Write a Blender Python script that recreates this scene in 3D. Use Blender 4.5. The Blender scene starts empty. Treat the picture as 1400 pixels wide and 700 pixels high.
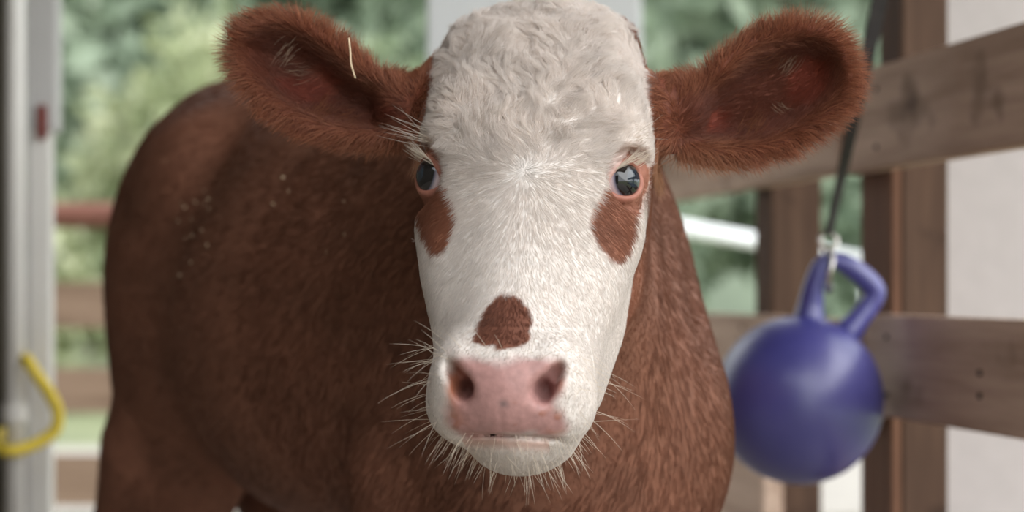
import bpy, bmesh, math, random
import numpy as np
from mathutils import Vector, Matrix

S = bpy.context.scene
C = S.collection
rng = np.random.default_rng(7)
random.seed(7)
R = math.radians

# ------------------------------------------------------------------ camera, sky, light, exposure
CAM_Z = 0.72
cam_d = bpy.data.cameras.new('camera')
cam_d.sensor_width = 25.0
cam_d.lens = 50.0
cam_d.shift_y = 45 / 1400
cam_d.clip_start = 0.05
cam_d.clip_end = 300
cam_d.dof.use_dof = True
cam_d.dof.focus_distance = 1.66
cam_d.dof.aperture_fstop = 2.6
cam = bpy.data.objects.new('camera', cam_d)
C.objects.link(cam)
cam.location = (0, 0, CAM_Z)
cam.rotation_euler = (R(90), 0, 0)
S.camera = cam

world = bpy.data.worlds.new('overcast_sky')
S.world = world
world.use_nodes = True
bg = world.node_tree.nodes['Background']
bg.inputs['Color'].default_value = (0.93, 0.97, 1.0, 1)
bg.inputs['Strength'].default_value = 2.0

sun_d = bpy.data.lights.new('hazy_sun', 'SUN')
sun_d.energy = 2.6
sun_d.angle = R(75)
sun_d.color = (1.0, 0.985, 0.965)
sun = bpy.data.objects.new('hazy_sun', sun_d)
C.objects.link(sun)
sun.rotation_euler = Vector((-0.88, 0.80, -0.92)).to_track_quat('-Z', 'Y').to_euler()

S.view_settings.view_transform = 'Standard'
S.view_settings.look = 'None'
S.view_settings.gamma = 1
S.view_settings.exposure = 0.18
S.view_settings.use_curve_mapping = False


# ------------------------------------------------------------------ helpers
def at(x, y, d):
    """a point at depth d metres in front of the camera, measured on the photograph"""
    return Vector(((x - 700) / 2800 * d, d, CAM_Z + (395 - y) / 2800 * d))


def link(o, parent=None):
    C.objects.link(o)
    if parent is not None:
        o.parent = parent
    return o


def tag(o, label=None, cat=None, group=None, kind=None):
    if label: o['label'] = label
    if cat: o['category'] = cat
    if group: o['group'] = group
    if kind: o['kind'] = kind
    return o


def empty(name, loc=(0, 0, 0), rz=0):
    o = bpy.data.objects.new(name, None)
    o.empty_display_size = 0.1
    o.location = loc
    o.rotation_euler = (0, 0, rz)
    C.objects.link(o)
    return o


def mesh_obj(name, bm, mat, parent=None, smooth=False):
    me = bpy.data.meshes.new(name)
    bm.normal_update()
    bm.to_mesh(me)
    bm.free()
    if smooth:
        for p in me.polygons: p.use_smooth = True
    me.materials.append(mat)
    return link(bpy.data.objects.new(name, me), parent)


def box_bm(x0, x1, y0, y1, z0, z1, bev=0.0, bm=None):
    new = bm is None
    if new: bm = bmesh.new()
    r = bmesh.ops.create_cube(bm, size=1)
    for v in r['verts']:
        v.co = Vector(((x0 + x1) / 2 + v.co.x * (x1 - x0), (y0 + y1) / 2 + v.co.y * (y1 - y0), (z0 + z1) / 2 + v.co.z * (z1 - z0)))
    if bev:
        es = list({e for v in r['verts'] for e in v.link_edges})
        bmesh.ops.bevel(bm, geom=es, offset=bev, segments=2, affect='EDGES')
    return bm


def tube_bm(pts, rad, n=12, flat=1.0, bm=None, closed=False, side=None):
    """sweep an ellipse (rad wide, rad*flat thick) along pts"""
    if bm is None: bm = bmesh.new()
    pts = [Vector(p) for p in pts]
    if not hasattr(rad, '__len__'): rad = [rad] * len(pts)
    rings = []
    prev = Vector(side) if side is not None else None
    m = len(pts)
    for i, p in enumerate(pts):
        a = pts[(i - 1) % m] if (closed or i > 0) else p
        b = pts[(i + 1) % m] if (closed or i < m - 1) else p
        t = (b - a).normalized()
        if prev is None:
            prev = t.orthogonal()
        s = (prev - t * prev.dot(t)).normalized()
        q = t.cross(s)
        prev = s
        rings.append([bm.verts.new(p + s * math.cos(2 * math.pi * k / n) * rad[i] + q * math.sin(2 * math.pi * k / n) * rad[i] * flat) for k in range(n)])
    for i in range(m if closed else m - 1):
        A, B = rings[i], rings[(i + 1) % m]
        for k in range(n):
            bm.faces.new((A[k], A[(k + 1) % n], B[(k + 1) % n], B[k]))
    if not closed:
        bm.faces.new(rings[0][::-1]); bm.faces.new(rings[-1])
    return bm


def catmull(pts, n, closed=False):
    P = [np.array(p, float) for p in pts]
    m = len(P)
    out = []
    segs = m if closed else m - 1
    for i in range(segs):
        if closed:
            p0, p1, p2, p3 = P[(i - 1) % m], P[i], P[(i + 1) % m], P[(i + 2) % m]
        else:
            p0, p1, p2, p3 = P[max(i - 1, 0)], P[i], P[i + 1], P[min(i + 2, m - 1)]
        for k in range(n):
            t = k / n
            out.append(0.5 * (2 * p1 + (p2 - p0) * t + (2 * p0 - 5 * p1 + 4 * p2 - p3) * t * t + (3 * p1 - p0 - 3 * p2 + p3) * t ** 3))
    if not closed: out.append(P[-1])
    return np.array(out)


# ------------------------------------------------------------------ materials
def new_mat(name):
    m = bpy.data.materials.new(name)
    m.use_nodes = True
    nt = m.node_tree
    b = nt.nodes['Principled BSDF']
    return m, nt, b


def srgb(r, g, b):
    f = lambda c: (c / 255) / 12.92 if c / 255 <= 0.04045 else ((c / 255 + 0.055) / 1.055) ** 2.4
    return (f(r), f(g), f(b), 1)


def plain(name, col, rough=0.6, metal=0.0, noise=0.12, scale=8.0, bump=0.0, spec=0.5):
    m, nt, b = new_mat(name)
    tc = nt.nodes.new('ShaderNodeTexCoord')
    no = nt.nodes.new('ShaderNodeTexNoise'); no.inputs['Scale'].default_value = scale; no.inputs['Detail'].default_value = 5
    nt.links.new(tc.outputs['Object'], no.inputs['Vector'])
    mr = nt.nodes.new('ShaderNodeMapRange')
    mr.inputs['To Min'].default_value = 1 - noise; mr.inputs['To Max'].default_value = 1 + noise
    mr.inputs['From Min'].default_value = 0.3; mr.inputs['From Max'].default_value = 0.7
    nt.links.new(no.outputs['Fac'], mr.inputs['Value'])
    mx = nt.nodes.new('ShaderNodeVectorMath'); mx.operation = 'SCALE'
    mx.inputs[0].default_value = col[:3]
    nt.links.new(mr.outputs['Result'], mx.inputs['Scale'])
    nt.links.new(mx.outputs['Vector'], b.inputs['Base Color'])
    b.inputs['Roughness'].default_value = rough
    b.inputs['Metallic'].default_value = metal
    b.inputs['Specular IOR Level'].default_value = spec
    if bump:
        bp = nt.nodes.new('ShaderNodeBump'); bp.inputs['Strength'].default_value = bump; bp.inputs['Distance'].default_value = 0.01
        nt.links.new(no.outputs['Fac'], bp.inputs['Height'])
        nt.links.new(bp.outputs['Normal'], b.inputs['Normal'])
    return m


def wood(name, light, dark, axis=0, spots=True):
    m, nt, b = new_mat(name)
    N, L = nt.nodes, nt.links
    tc = N.new('ShaderNodeTexCoord')
    mp = N.new('ShaderNodeMapping')
    sc = [26.0, 26.0, 26.0]; sc[axis] = 1.6
    mp.inputs['Scale'].default_value = sc
    L.new(tc.outputs['Object'], mp.inputs['Vector'])
    n1 = N.new('ShaderNodeTexNoise'); n1.inputs['Scale'].default_value = 1.6; n1.inputs['Detail'].default_value = 8; n1.inputs['Roughness'].default_value = 0.65
    L.new(mp.outputs['Vector'], n1.inputs['Vector'])
    cr = N.new('ShaderNodeValToRGB')
    cr.color_ramp.elements[0].position = 0.3; cr.color_ramp.elements[0].color = dark
    cr.color_ramp.elements[1].position = 0.68; cr.color_ramp.elements[1].color = light
    L.new(n1.outputs['Fac'], cr.inputs['Fac'])
    out = cr.outputs['Color']
    if spots:
        n2 = N.new('ShaderNodeTexNoise'); n2.inputs['Scale'].default_value = 9; n2.inputs['Detail'].default_value = 3
        L.new(tc.outputs['Object'], n2.inputs['Vector'])
        r2 = N.new('ShaderNodeValToRGB')
        r2.color_ramp.elements[0].position = 0.60; r2.color_ramp.elements[0].color = (1, 1, 1, 1)
        r2.color_ramp.elements[1].position = 0.78; r2.color_ramp.elements[1].color = (0.35, 0.32, 0.30, 1)
        L.new(n2.outputs['Fac'], r2.inputs['Fac'])
        mx = N.new('ShaderNodeMix'); mx.data_type = 'RGBA'; mx.blend_type = 'MULTIPLY'
        mx.inputs[0].default_value = 1
        L.new(out, mx.inputs[6]); L.new(r2.outputs['Color'], mx.inputs[7])
        out = mx.outputs[2]
    L.new(out, b.inputs['Base Color'])
    b.inputs['Roughness'].default_value = 0.8
    b.inputs['Specular IOR Level'].default_value = 0.25
    bp = N.new('ShaderNodeBump'); bp.inputs['Strength'].default_value = 0.3; bp.inputs['Distance'].default_value = 0.004
    L.new(n1.outputs['Fac'], bp.inputs['Height']); L.new(bp.outputs['Normal'], b.inputs['Normal'])
    return m


def leafy(name, c0, c1, c2):
    m, nt, b = new_mat(name)
    N, L = nt.nodes, nt.links
    g = N.new('ShaderNodeNewGeometry')
    tc = N.new('ShaderNodeTexCoord')
    no = N.new('ShaderNodeTexNoise'); no.inputs['Scale'].default_value = 1.1; no.inputs['Detail'].default_value = 3
    L.new(tc.outputs['Object'], no.inputs['Vector'])
    ad = N.new('ShaderNodeMath'); ad.operation = 'MULTIPLY_ADD'
    L.new(g.outputs['Random Per Island'], ad.inputs[0]); ad.inputs[1].default_value = 0.5
    ms = N.new('ShaderNodeMath'); ms.operation = 'MULTIPLY_ADD'; ms.inputs[1].default_value = 1.6; ms.inputs[2].default_value = -0.55
    L.new(no.outputs['Fac'], ms.inputs[0]); L.new(ms.outputs[0], ad.inputs[2])
    cr = N.new('ShaderNodeValToRGB')
    cr.color_ramp.elements[0].position = 0.15; cr.color_ramp.elements[0].color = c0
    cr.color_ramp.elements[1].position = 0.85; cr.color_ramp.elements[1].color = c2
    e = cr.color_ramp.elements.new(0.5); e.color = c1
    L.new(ad.outputs[0], cr.inputs['Fac'])
    L.new(cr.outputs['Color'], b.inputs['Base Color'])
    b.inputs['Roughness'].default_value = 0.55
    tr = N.new('ShaderNodeBsdfTranslucent'); L.new(cr.outputs['Color'], tr.inputs['Color'])
    mx = N.new('ShaderNodeMixShader'); mx.inputs[0].default_value = 0.35
    L.new(b.outputs[0], mx.inputs[1]); L.new(tr.outputs[0], mx.inputs[2])
    L.new(mx.outputs[0], nt.nodes['Material Output'].inputs['Surface'])
    return m


M = {
    'white_paint': plain('white_paint', srgb(236, 238, 240), 0.6, noise=0.03, scale=3),
    'wall': plain('white_siding', srgb(182, 174, 172), 0.75, noise=0.04, scale=30, bump=0.1),
    'dark_wall': plain('olive_weathered_boards', srgb(88, 82, 72), 0.85, noise=0.2, scale=5),
    'rafter': plain('bare_roof_boards', srgb(120, 104, 90), 0.85, noise=0.2, scale=6),
    'concrete': plain('concrete', srgb(150, 143, 134), 0.9, noise=0.15, scale=4, bump=0.2),
    'gravel': plain('pale_gravel', srgb(160, 154, 146), 0.9, noise=0.1, scale=12, bump=0.3),
    'grass': plain('meadow_grass', srgb(126, 132, 98), 0.9, noise=0.3, scale=1.5),
    'hill': plain('wooded_hillside', srgb(120, 132, 110), 0.95, noise=0.35, scale=0.6),
    'white_metal': plain('white_painted_steel', srgb(222, 219, 214), 0.4, noise=0.03),
    'grey_metal': plain('galvanised_steel', srgb(190, 188, 186), 0.4, noise=0.06),
    'chrome': plain('chromed_steel', srgb(200, 195, 190), 0.25, metal=1.0, noise=0.05),
    'red': plain('faded_red_plastic', srgb(120, 50, 42), 0.5),
    'yellow': plain('yellow_rubber', srgb(226, 200, 70), 0.45, noise=0.05),
    'strap': plain('black_webbing', srgb(44, 40, 38), 0.8, noise=0.2, scale=60, bump=0.2),
    'nail': plain('rusty_nail', srgb(50, 38, 32), 0.6),
    'straw': plain('dry_straw', srgb(206, 182, 150), 0.6, noise=0.1, scale=40),
    'fence_wood': wood('weathered_fence_board', srgb(204, 178, 160), srgb(160, 134, 116), 0),
    'post_wood': wood('fence_post_wood', srgb(92, 70, 56), srgb(64, 46, 36), 2),
    'dark_post': wood('brown_plank_wood', srgb(120, 86, 66), srgb(88, 60, 46), 2, False),  # brown tone of the front plank, without spots
    'far_wood': wood('paddock_board', srgb(156, 130, 112), srgb(126, 102, 86), 0),
    'red_rail': wood('red_brown_rail', srgb(132, 88, 76), srgb(104, 66, 56), 0, False),
    'bark': wood('tree_bark', srgb(96, 82, 66), srgb(60, 50, 40), 2),
    'leaf_dark': leafy('hazed_green_leaves', srgb(108, 126, 104), srgb(152, 168, 144), srgb(188, 200, 178)),  # leaf greens paled and greyed, background haze put into the colour
    'leaf_mid': leafy('hazed_mid_green_leaves', srgb(112, 126, 102), srgb(150, 164, 132), srgb(186, 196, 160)),  # paled for haze in the same way
    'leaf_yellow': leafy('yellow_green_leaves', srgb(134, 146, 110), srgb(170, 178, 138), srgb(202, 204, 172)),
}


def blue_mat():
    m, nt, b = new_mat('scuffed_blue_plastic')
    N, L = nt.nodes, nt.links
    tc = N.new('ShaderNodeTexCoord')
    no = N.new('ShaderNodeTexNoise'); no.inputs['Scale'].default_value = 5; no.inputs['Detail'].default_value = 8
    L.new(tc.outputs['Object'], no.inputs['Vector'])
    cr = N.new('ShaderNodeValToRGB')
    cr.color_ramp.elements[0].position = 0.35; cr.color_ramp.elements[0].color = srgb(48, 48, 120)
    cr.color_ramp.elements[1].position = 0.75; cr.color_ramp.elements[1].color = srgb(90, 88, 152)
    L.new(no.outputs['Fac'], cr.inputs['Fac']); L.new(cr.outputs['Color'], b.inputs['Base Color'])
    b.inputs['Roughness'].default_value = 0.36
    b.inputs['Specular IOR Level'].default_value = 0.9
    bp = N.new('ShaderNodeBump'); bp.inputs['Strength'].default_value = 0.25; bp.inputs['Distance'].default_value = 0.01
    L.new(no.outputs['Fac'], bp.inputs['Height']); L.new(bp.outputs['Normal'], b.inputs['Normal'])
    return m


M['blue'] = blue_mat()


def coat_mat(name, hair):
    m, nt, b = new_mat(name)
    N, L = nt.nodes, nt.links
    a = N.new('ShaderNodeAttribute'); a.attribute_name = 'coat'
    if hair:
        L.new(a.outputs['Color'], b.inputs['Base Color'])
        b.inputs['Roughness'].default_value = 0.5
        b.inputs['Specular IOR Level'].default_value = 0.5
        tr = N.new('ShaderNodeBsdfTranslucent'); L.new(a.outputs['Color'], tr.inputs['Color'])
        mx = N.new('ShaderNodeMixShader'); mx.inputs[0].default_value = 0.46
        L.new(b.outputs[0], mx.inputs[1]); L.new(tr.outputs[0], mx.inputs[2])
        L.new(mx.outputs[0], N['Material Output'].inputs['Surface'])
    else:
        tc = N.new('ShaderNodeTexCoord')
        no = N.new('ShaderNodeTexNoise'); no.inputs['Scale'].default_value = 140; no.inputs['Detail'].default_value = 4
        L.new(tc.outputs['Object'], no.inputs['Vector'])
        mr = N.new('ShaderNodeMapRange'); mr.inputs['From Min'].default_value = 0.3; mr.inputs['From Max'].default_value = 0.7
        mr.inputs['To Min'].default_value = 0.85; mr.inputs['To Max'].default_value = 1.12
        L.new(no.outputs['Fac'], mr.inputs['Value'])
        vm = N.new('ShaderNodeVectorMath'); vm.operation = 'SCALE'
        L.new(a.outputs['Color'], vm.inputs[0]); L.new(mr.outputs['Result'], vm.inputs['Scale'])
        L.new(vm.outputs['Vector'], b.inputs['Base Color'])
        rg = N.new('ShaderNodeAttribute'); rg.attribute_name = 'bare'
        r2 = N.new('ShaderNodeMapRange'); r2.inputs['To Min'].default_value = 0.62; r2.inputs['To Max'].default_value = 0.42
        L.new(rg.outputs['Fac'], r2.inputs['Value']); L.new(r2.outputs['Result'], b.inputs['Roughness'])
        b.inputs['Specular IOR Level'].default_value = 0.3
        b.inputs['Subsurface Weight'].default_value = 0.0
        bp = N.new('ShaderNodeBump'); bp.inputs['Strength'].default_value = 0.35; bp.inputs['Distance'].default_value = 0.0015
        L.new(no.outputs['Fac'], bp.inputs['Height']); L.new(bp.outputs['Normal'], b.inputs['Normal'])
    return m


M['skin'] = coat_mat('calf_hide', False)
M['hair'] = coat_mat('calf_hair', True)


def eye_mat():
    m, nt, b = new_mat('calf_eye')
    N, L = nt.nodes, nt.links
    a = N.new('ShaderNodeAttribute'); a.attribute_name = 'eye_angle'
    cr = N.new('ShaderNodeValToRGB')
    els = cr.color_ramp.elements
    els[0].position = 0.0; els[0].color = srgb(34, 42, 50)
    els[1].position = 1.0; els[1].color = srgb(214, 160, 156)
    for p, c in ((0.22, srgb(40, 50, 60)), (0.28, srgb(24, 22, 24)), (0.56, srgb(20, 18, 20)), (0.60, srgb(110, 108, 124)), (0.68, srgb(206, 188, 192))):
        e = els.new(p); e.color = c
    L.new(a.outputs['Fac'], cr.inputs['Fac'])
    L.new(cr.outputs['Color'], b.inputs['Base Color'])
    b.inputs['Roughness'].default_value = 0.06
    b.inputs['Coat Weight'].default_value = 0.6
    b.inputs['Coat Roughness'].default_value = 0.03
    return m


M['eye'] = eye_mat()

# ------------------------------------------------------------------ the setting
def structure(name, bm, mat):
    o = mesh_obj(name, bm, mat)
    o['kind'] = 'structure'
    return o


structure('floor', box_bm(-1.7, 1.25, -1.7, 4.6, -0.06, 0.0), M['concrete'])
structure('ground', box_bm(-40, 40, -30, 60, -0.30, -0.065), M['grass'])
bm = bmesh.new()
hv = [[bm.verts.new((x, y, -0.1 + (y - 28) * 0.28 + 0.4 * math.sin(x * 0.3 + y))) for x in np.linspace(-45, 45, 24)] for y in np.linspace(28, 62, 8)]
for A, B in zip(hv, hv[1:]):
    for k in range(23): bm.faces.new((A[k], A[k + 1], B[k + 1], B[k]))
structure('hillside', bm, M['hill'])
structure('path', box_bm(-20, 20, 6.7, 9.6, -0.1, -0.02), M['gravel'])
structure('ceiling', box_bm(-1.7, 1.25, 0.1, 4.7, 2.6, 2.68), M['rafter'])  # unseen roof, cut back at front and right to let skylight in
structure('shade_wall_left', box_bm(-1.6, -1.52, -1.5, 3.64, 0.0, 2.6), M['dark_wall'])  # unseen wall, added to keep light off the calf's visible flank
structure('wall_far', box_bm(-1.52, -0.875, 3.56, 3.64, 0.0, 2.6), M['dark_wall'])
structure('wall_right', box_bm(0.712, 0.96, 3.44, 3.54, 0.0, 2.6), M['wall'])
structure('shade_wall_back', box_bm(-1.6, 0.1, -1.58, -1.5, 0.0, 2.6), M['dark_wall'])  # unseen wall behind the camera, added to block light from front left
structure('trim_1', box_bm(-1.5, 1.25, 1.86, 2.06, 2.46, 2.6, 0.004), M['rafter'])     # cross beam carrying the strap

col = empty('porch_column', (0.045, 4.2, 0))
tag(col, 'wide white boxed porch column standing behind the calf', 'column')
w = 0.215
mesh_obj('shaft', box_bm(-w, w, -0.11, 0.11, 0.12, 2.48, 0.006), M['white_paint'], col)
mesh_obj('plinth', box_bm(-w - 0.02, w + 0.02, -0.13, 0.13, 0.0, 0.12, 0.006), M['white_paint'], col)
mesh_obj('cap', box_bm(-w - 0.02, w + 0.02, -0.13, 0.13, 2.48, 2.6, 0.006), M['white_paint'], col)

# board fence on the right: runs from beside the camera back to the column
fang = math.atan2(1, -0.182)
fdir = Vector((-0.182, 1, 0)).normalized()
fo = Vector((0.6125, 2.45, 0))
fence = empty('board_fence', fo, math.atan2(fdir.y, fdir.x))
tag(fence, 'weathered brown board fence of wide rails nailed to square posts beside the white wall', 'fence')
# local +x runs away from the camera, local +y points to the calf side (left)
up0, up1 = 0.887, 1.029
lo0, lo1 = 0.545, 0.684


def board(x0, x1, z0, z1, y0=0.0, y1=0.036, mat='fence_wood', bottom_shift=0.0):
    bm = box_bm(x0, x1, y0, y1, z0, z1, 0.003)
    if bottom_shift:
        for v in bm.verts:
            if v.co.x > (x0 + x1) / 2 and v.co.z < (z0 + z1) / 2: v.co.x += bottom_shift
    return mesh_obj('board', bm, M[mat], fence)


b1 = board(-1.6, 0.495, up0, up1, bottom_shift=0.06)
b2 = board(0.56, 1.80, up0 + 0.003, up1 + 0.002)
b3 = board(-1.6, 0.45, lo0, lo1)
b4 = board(0.455, 1.80, lo0 - 0.01, lo1 - 0.008)
board(-1.6, 0.45, 0.22, 0.36)
board(0.93, 1.80, 0.30, 0.44)
for px in (1.00, -0.95):
    mesh_obj('post', box_bm(px, px + 0.09, -0.09, -0.001, 0, 1.02, 0.003), M['post_wood'], fence)
mesh_obj('post', box_bm(0.44, 0.53, -0.085, -0.016, 0, 2.56, 0.003), M['post_wood'], fence)
mesh_obj('post', box_bm(0.44, 0.565, -0.015, -0.001, 0, up0 + 0.05, 0.002), M['dark_post'], fence)
bm = bmesh.new()


def nail(parent, x, z):
    bm = bmesh.new()
    bmesh.ops.create_cone(bm, cap_ends=True, segments=10, radius1=0.0042, radius2=0.0036, depth=0.004, matrix=Matrix.Translation((x, 0.037, z)) @ Matrix.Rotation(R(-90), 4, 'X'))
    mesh_obj('nail', bm, M['nail'], parent)


for z in (lo0 + 0.045, lo0 + 0.073): nail(b3, 0.045, z)
for z in (lo0 + 0.03, lo0 + 0.11): nail(b3, 0.36, z); nail(b4, 1.04, z)
for z in (up0 + 0.03, up0 + 0.11): nail(b1, 0.40, z); nail(b2, 1.04, z)

# paddock fence outside, behind the calf
pf = empty('paddock_fence', (-1.3, 6.0, -0.02))
tag(pf, 'blurred paddock fence of brown boards with a red-brown top rail on the grass side', 'fence')
mesh_obj('rail', tube_bm([(-3.0, 0, 0.955), (1.45, 0, 0.955)], 0.038, 14), M['red_rail'], pf, True)
for z0, z1 in ((0.625, 0.76), (0.375, 0.505), (0.10, 0.25)):
    mesh_obj('board', box_bm(-3.0, 1.45, 0.04, 0.075, z0, z1, 0.003), M['far_wood'], pf)
for x in (-2.9, -1.25, 0.35, 1.4):
    mesh_obj('post', box_bm(x - 0.05, x + 0.05, 0.076, 0.17, -0.06, 1.0, 0.004), M['far_wood'], pf)

# white rail beyond the fence
rail = empty('rail_barrier', (0, 0, 0))
tag(rail, 'white painted pipe rail on thin posts outside, beyond the hanging ball', 'railing')
pa, pb = at(850, 297, 5.2), at(1190, 357, 9.0)
mesh_obj('rail', tube_bm([pa, pb], 0.024, 12), M['white_paint'], rail, True)
for k in (0.02, 0.98):
    p = pa.lerp(pb, k)
    mesh_obj('post', tube_bm([(p.x, p.y, -0.07), (p.x, p.y, p.z)], 0.025, 10), M['white_paint'], rail, True)

# left: white gate hardware
pipe = empty('pipe_post', at(21, 395, 3.4) * 1)
pipe.location.z = 0
tag(pipe, 'round white painted pipe post with a yellow hose looped round it', 'post')
mesh_obj('pipe', tube_bm([(0, 0, 0), (0, 0, 2.6)], 0.0165, 20), M['white_metal'], pipe, True)
mesh_obj('floor_flange', tube_bm([(0, 0, 0), (0, 0, 0.012)], 0.05, 20), M['white_metal'], pipe)
mesh_obj('collar', tube_bm([(0, 0, 0.50), (0, 0, 0.53)], 0.021, 20), M['white_metal'], pipe)
ch = empty('channel_post', at(60, 395, 3.53) * 1)
ch.location.z = 0
tag(ch, 'flat pale grey steel channel post with a red marker behind the white pipe', 'post')
mesh_obj('channel', box_bm(-0.018, 0.014, -0.02, 0.02, 0, 2.6, 0.003), M['white_metal'], ch)
mesh_obj('side_flange', box_bm(-0.024, -0.018, -0.03, 0.02, 0, 2.6, 0.001), M['grey_metal'], ch)
mesh_obj('upper_sleeve', box_bm(-0.020, 0.026, -0.026, 0.024, 0.99, 2.6, 0.003), M['grey_metal'], ch)
mesh_obj('marker', box_bm(-0.004, 0.012, -0.036, -0.026, 0.975, 1.035, 0.003), M['red'], ch)
hose_pts = [at(px, py, 3.42) for px, py in ((2, 512), (28, 500), (42, 490), (58, 510), (72, 535), (82, 560), (80, 585), (64, 600), (42, 610), (22, 613), (1, 607), (-4, 596), (12, 590))]
for i, dy in enumerate((0.05, 0.04, -0.032, -0.045, -0.03, -0.02, -0.02, -0.03, -0.045, -0.056, -0.03, 0.01, 0.04)): hose_pts[i].y += dy
hose = mesh_obj('water_hose', tube_bm(catmull(hose_pts, 6), 0.0105, 10), M['yellow'], None, True)
tag(hose, 'loop of yellow hose hung on the white pipe post', 'hose')

# ------------------------------------------------------------------ trees and shrubs outside
def leaf_cloud(n, centres, radii, size, seed):
    g = np.random.default_rng(seed)
    idx = g.integers(0, len(centres), n)
    dirs = g.normal(size=(n, 3)); dirs /= np.linalg.norm(dirs, axis=1)[:, None]
    rad = g.random(n) ** 0.4
    P = centres[idx] + dirs * rad[:, None] * radii[idx]
    a = g.normal(size=(n, 3)); a /= np.linalg.norm(a, axis=1)[:, None]
    b = np.cross(a, g.normal(size=(n, 3))); b /= np.linalg.norm(b, axis=1)[:, None]
    s = size * (0.6 + 0.8 * g.random(n))[:, None]
    V = np.stack([P - a * s, P + b * s * 0.45, P + a * s, P - b * s * 0.45], 1).reshape(-1, 3)
    F = np.arange(4 * n).reshape(n, 4)
    return V, F


def np_mesh(name, V, F, mat, parent=None):
    me = bpy.data.meshes.new(name)
    me.vertices.add(len(V)); me.vertices.foreach_set('co', np.ascontiguousarray(V, np.float32).ravel())
    me.loops.add(F.size); me.loops.foreach_set('vertex_index', np.ascontiguousarray(F, np.int32).ravel())
    me.polygons.add(len(F)); me.polygons.foreach_set('loop_start', np.arange(0, F.size, F.shape[1], dtype=np.int32))
    me.update(calc_edges=True)
    me.materials.append(mat)
    return link(bpy.data.objects.new(name, me), parent)


def plant(name, x, y, h, rx, mat, label, cat, group, n, size, seed, trunk=True):
    g = np.random.default_rng(seed)
    t = empty(name, (x, y, -0.065))
    tag(t, label, cat, group)
    k = 9
    if trunk:
        cen = np.stack([g.uniform(-rx * 0.6, rx * 0.6, k), g.uniform(-rx * 0.5, rx * 0.5, k), g.uniform(h * 0.22, h * 0.82, k)], 1)
        rad = np.full((k, 3), 1.0) * np.array([rx * 0.6, rx * 0.55, h * 0.2])
    else:
        cen = np.stack([g.uniform(-rx * 0.6, rx * 0.6, k), g.uniform(-rx * 0.4, rx * 0.4, k), g.uniform(h * 0.15, h * 0.7, k)], 1)
        rad = np.full((k, 3), 1.0) * np.array([rx * 0.5, rx * 0.45, h * 0.3])
    V, F = leaf_cloud(n, cen, rad, size, seed + 1)
    V[:, 2] = np.maximum(V[:, 2], 0.02)
    f = np_mesh('foliage', V, F, mat, t)
    f['kind'] = 'stuff'
    bm = bmesh.new()
    tr = 0.02 * h + 0.02
    tube_bm([(0, 0, -0.05), (0.03, 0, h * 0.3), (-0.04, 0.05, h * 0.7)], [tr, tr * 0.8, tr * 0.35], 9, bm=bm)
    for q in range(5):
        c = cen[q]
        tube_bm([(0.02, 0, h * (0.2 + 0.06 * q)), tuple(c * 0.6 + np.array([0, 0, h * 0.15])), tuple(c)], [tr * 0.5, tr * 0.35, tr * 0.12], 7, bm=bm)
    mesh_obj('trunk' if trunk else 'stems', bm, M['bark'], t, True)
    return t


sd = 20
for row, (yy, xs) in enumerate(((19.5, (-7.6, -2.5, 2.6, 7.7)), (25.0, (-10.2, -5.0, 0.1, 5.2, 10.3)))):
    for i, x in enumerate(xs):
        lt = (row, i) in ((0, 0), (1, 1))
        plant('broadleaf_tree', x, yy, (7.2, 8.8)[row], 2.05, M['leaf_mid' if lt else 'leaf_dark'],
              ('lighter green broadleaf tree among the dark trees beyond the path' if lt else
               ('dark green broadleaf tree close behind the shrubs' if row == 0 else 'tall dark green broadleaf tree in the hindmost row')), 'tree',
              'lighter trees' if lt else ('trees close behind the shrubs' if row == 0 else 'trees of the hindmost row'), 8000, 0.20, sd); sd += 5
for i, (x, y, h, r_) in enumerate(((-3.3, 13.0, 2.5, 0.7), (-1.65, 13.0, 2.2, 0.7), (-2.5, 14.8, 2.9, 0.75), (-4.3, 14.9, 2.7, 0.75))):
    plant('meadow_shrub', x, y, h, r_, M['leaf_yellow'], 'bright yellow-green shrub at the meadow edge behind the paddock fence', 'shrub', 'yellow-green shrubs behind the paddock fence', 3500, 0.09, sd, False); sd += 5
for i, (x, y, h, r_) in enumerate(((0.75, 15.5, 2.4, 0.8), (2.55, 15.2, 2.2, 0.75), (4.3, 15.4, 2.7, 0.75), (-0.8, 15.9, 2.8, 0.62))):
    plant('green_shrub', x, y, h, r_, M['leaf_dark' if i != 3 else 'leaf_mid'], 'dark green shrub beyond the white pipe rail' if i != 3 else 'mid green shrub growing behind the porch column', 'shrub', 'dark green shrubs' if i != 3 else None, 3500, 0.1, sd, False); sd += 5

# ------------------------------------------------------------------ the hanging ball and its strap
BC = at(1092, 547, 2.75); BR = 0.1135
ball = empty('hanging_ball', BC)
tag(ball, 'round blue plastic ball with a loop handle hanging beside the calf', 'ball')
bm = bmesh.new(); bmesh.ops.create_uvsphere(bm, u_segments=64, v_segments=40, radius=BR)
mesh_obj('shell', bm, M['blue'], ball, True)
hp = [(1106, 440), (1108, 418), (1114, 385), (1124, 360), (1142, 356), (1164, 366), (1186, 384), (1196, 400), (1188, 418), (1174, 436), (1158, 456)]
hpts = [at(x, y, 2.75 + dz) - BC for (x, y), dz in zip(hp, (0, 0, -.005, -.008, -.005, 0, .004, .008, .008, .006, .004))]
hr = [0.021, 0.016, 0.0125, 0.0096, 0.0096, 0.013, 0.0135, 0.0135, 0.013, 0.014, 0.018]
hc = catmull(hpts, 5)
hrr = np.interp(np.linspace(0, 10, len(hc)), range(11), hr) * 1.15
mesh_obj('handle', tube_bm(hc, list(hrr), 14, 0.95, side=(0, 1, 0)), M['blue'], ball, True)

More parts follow.
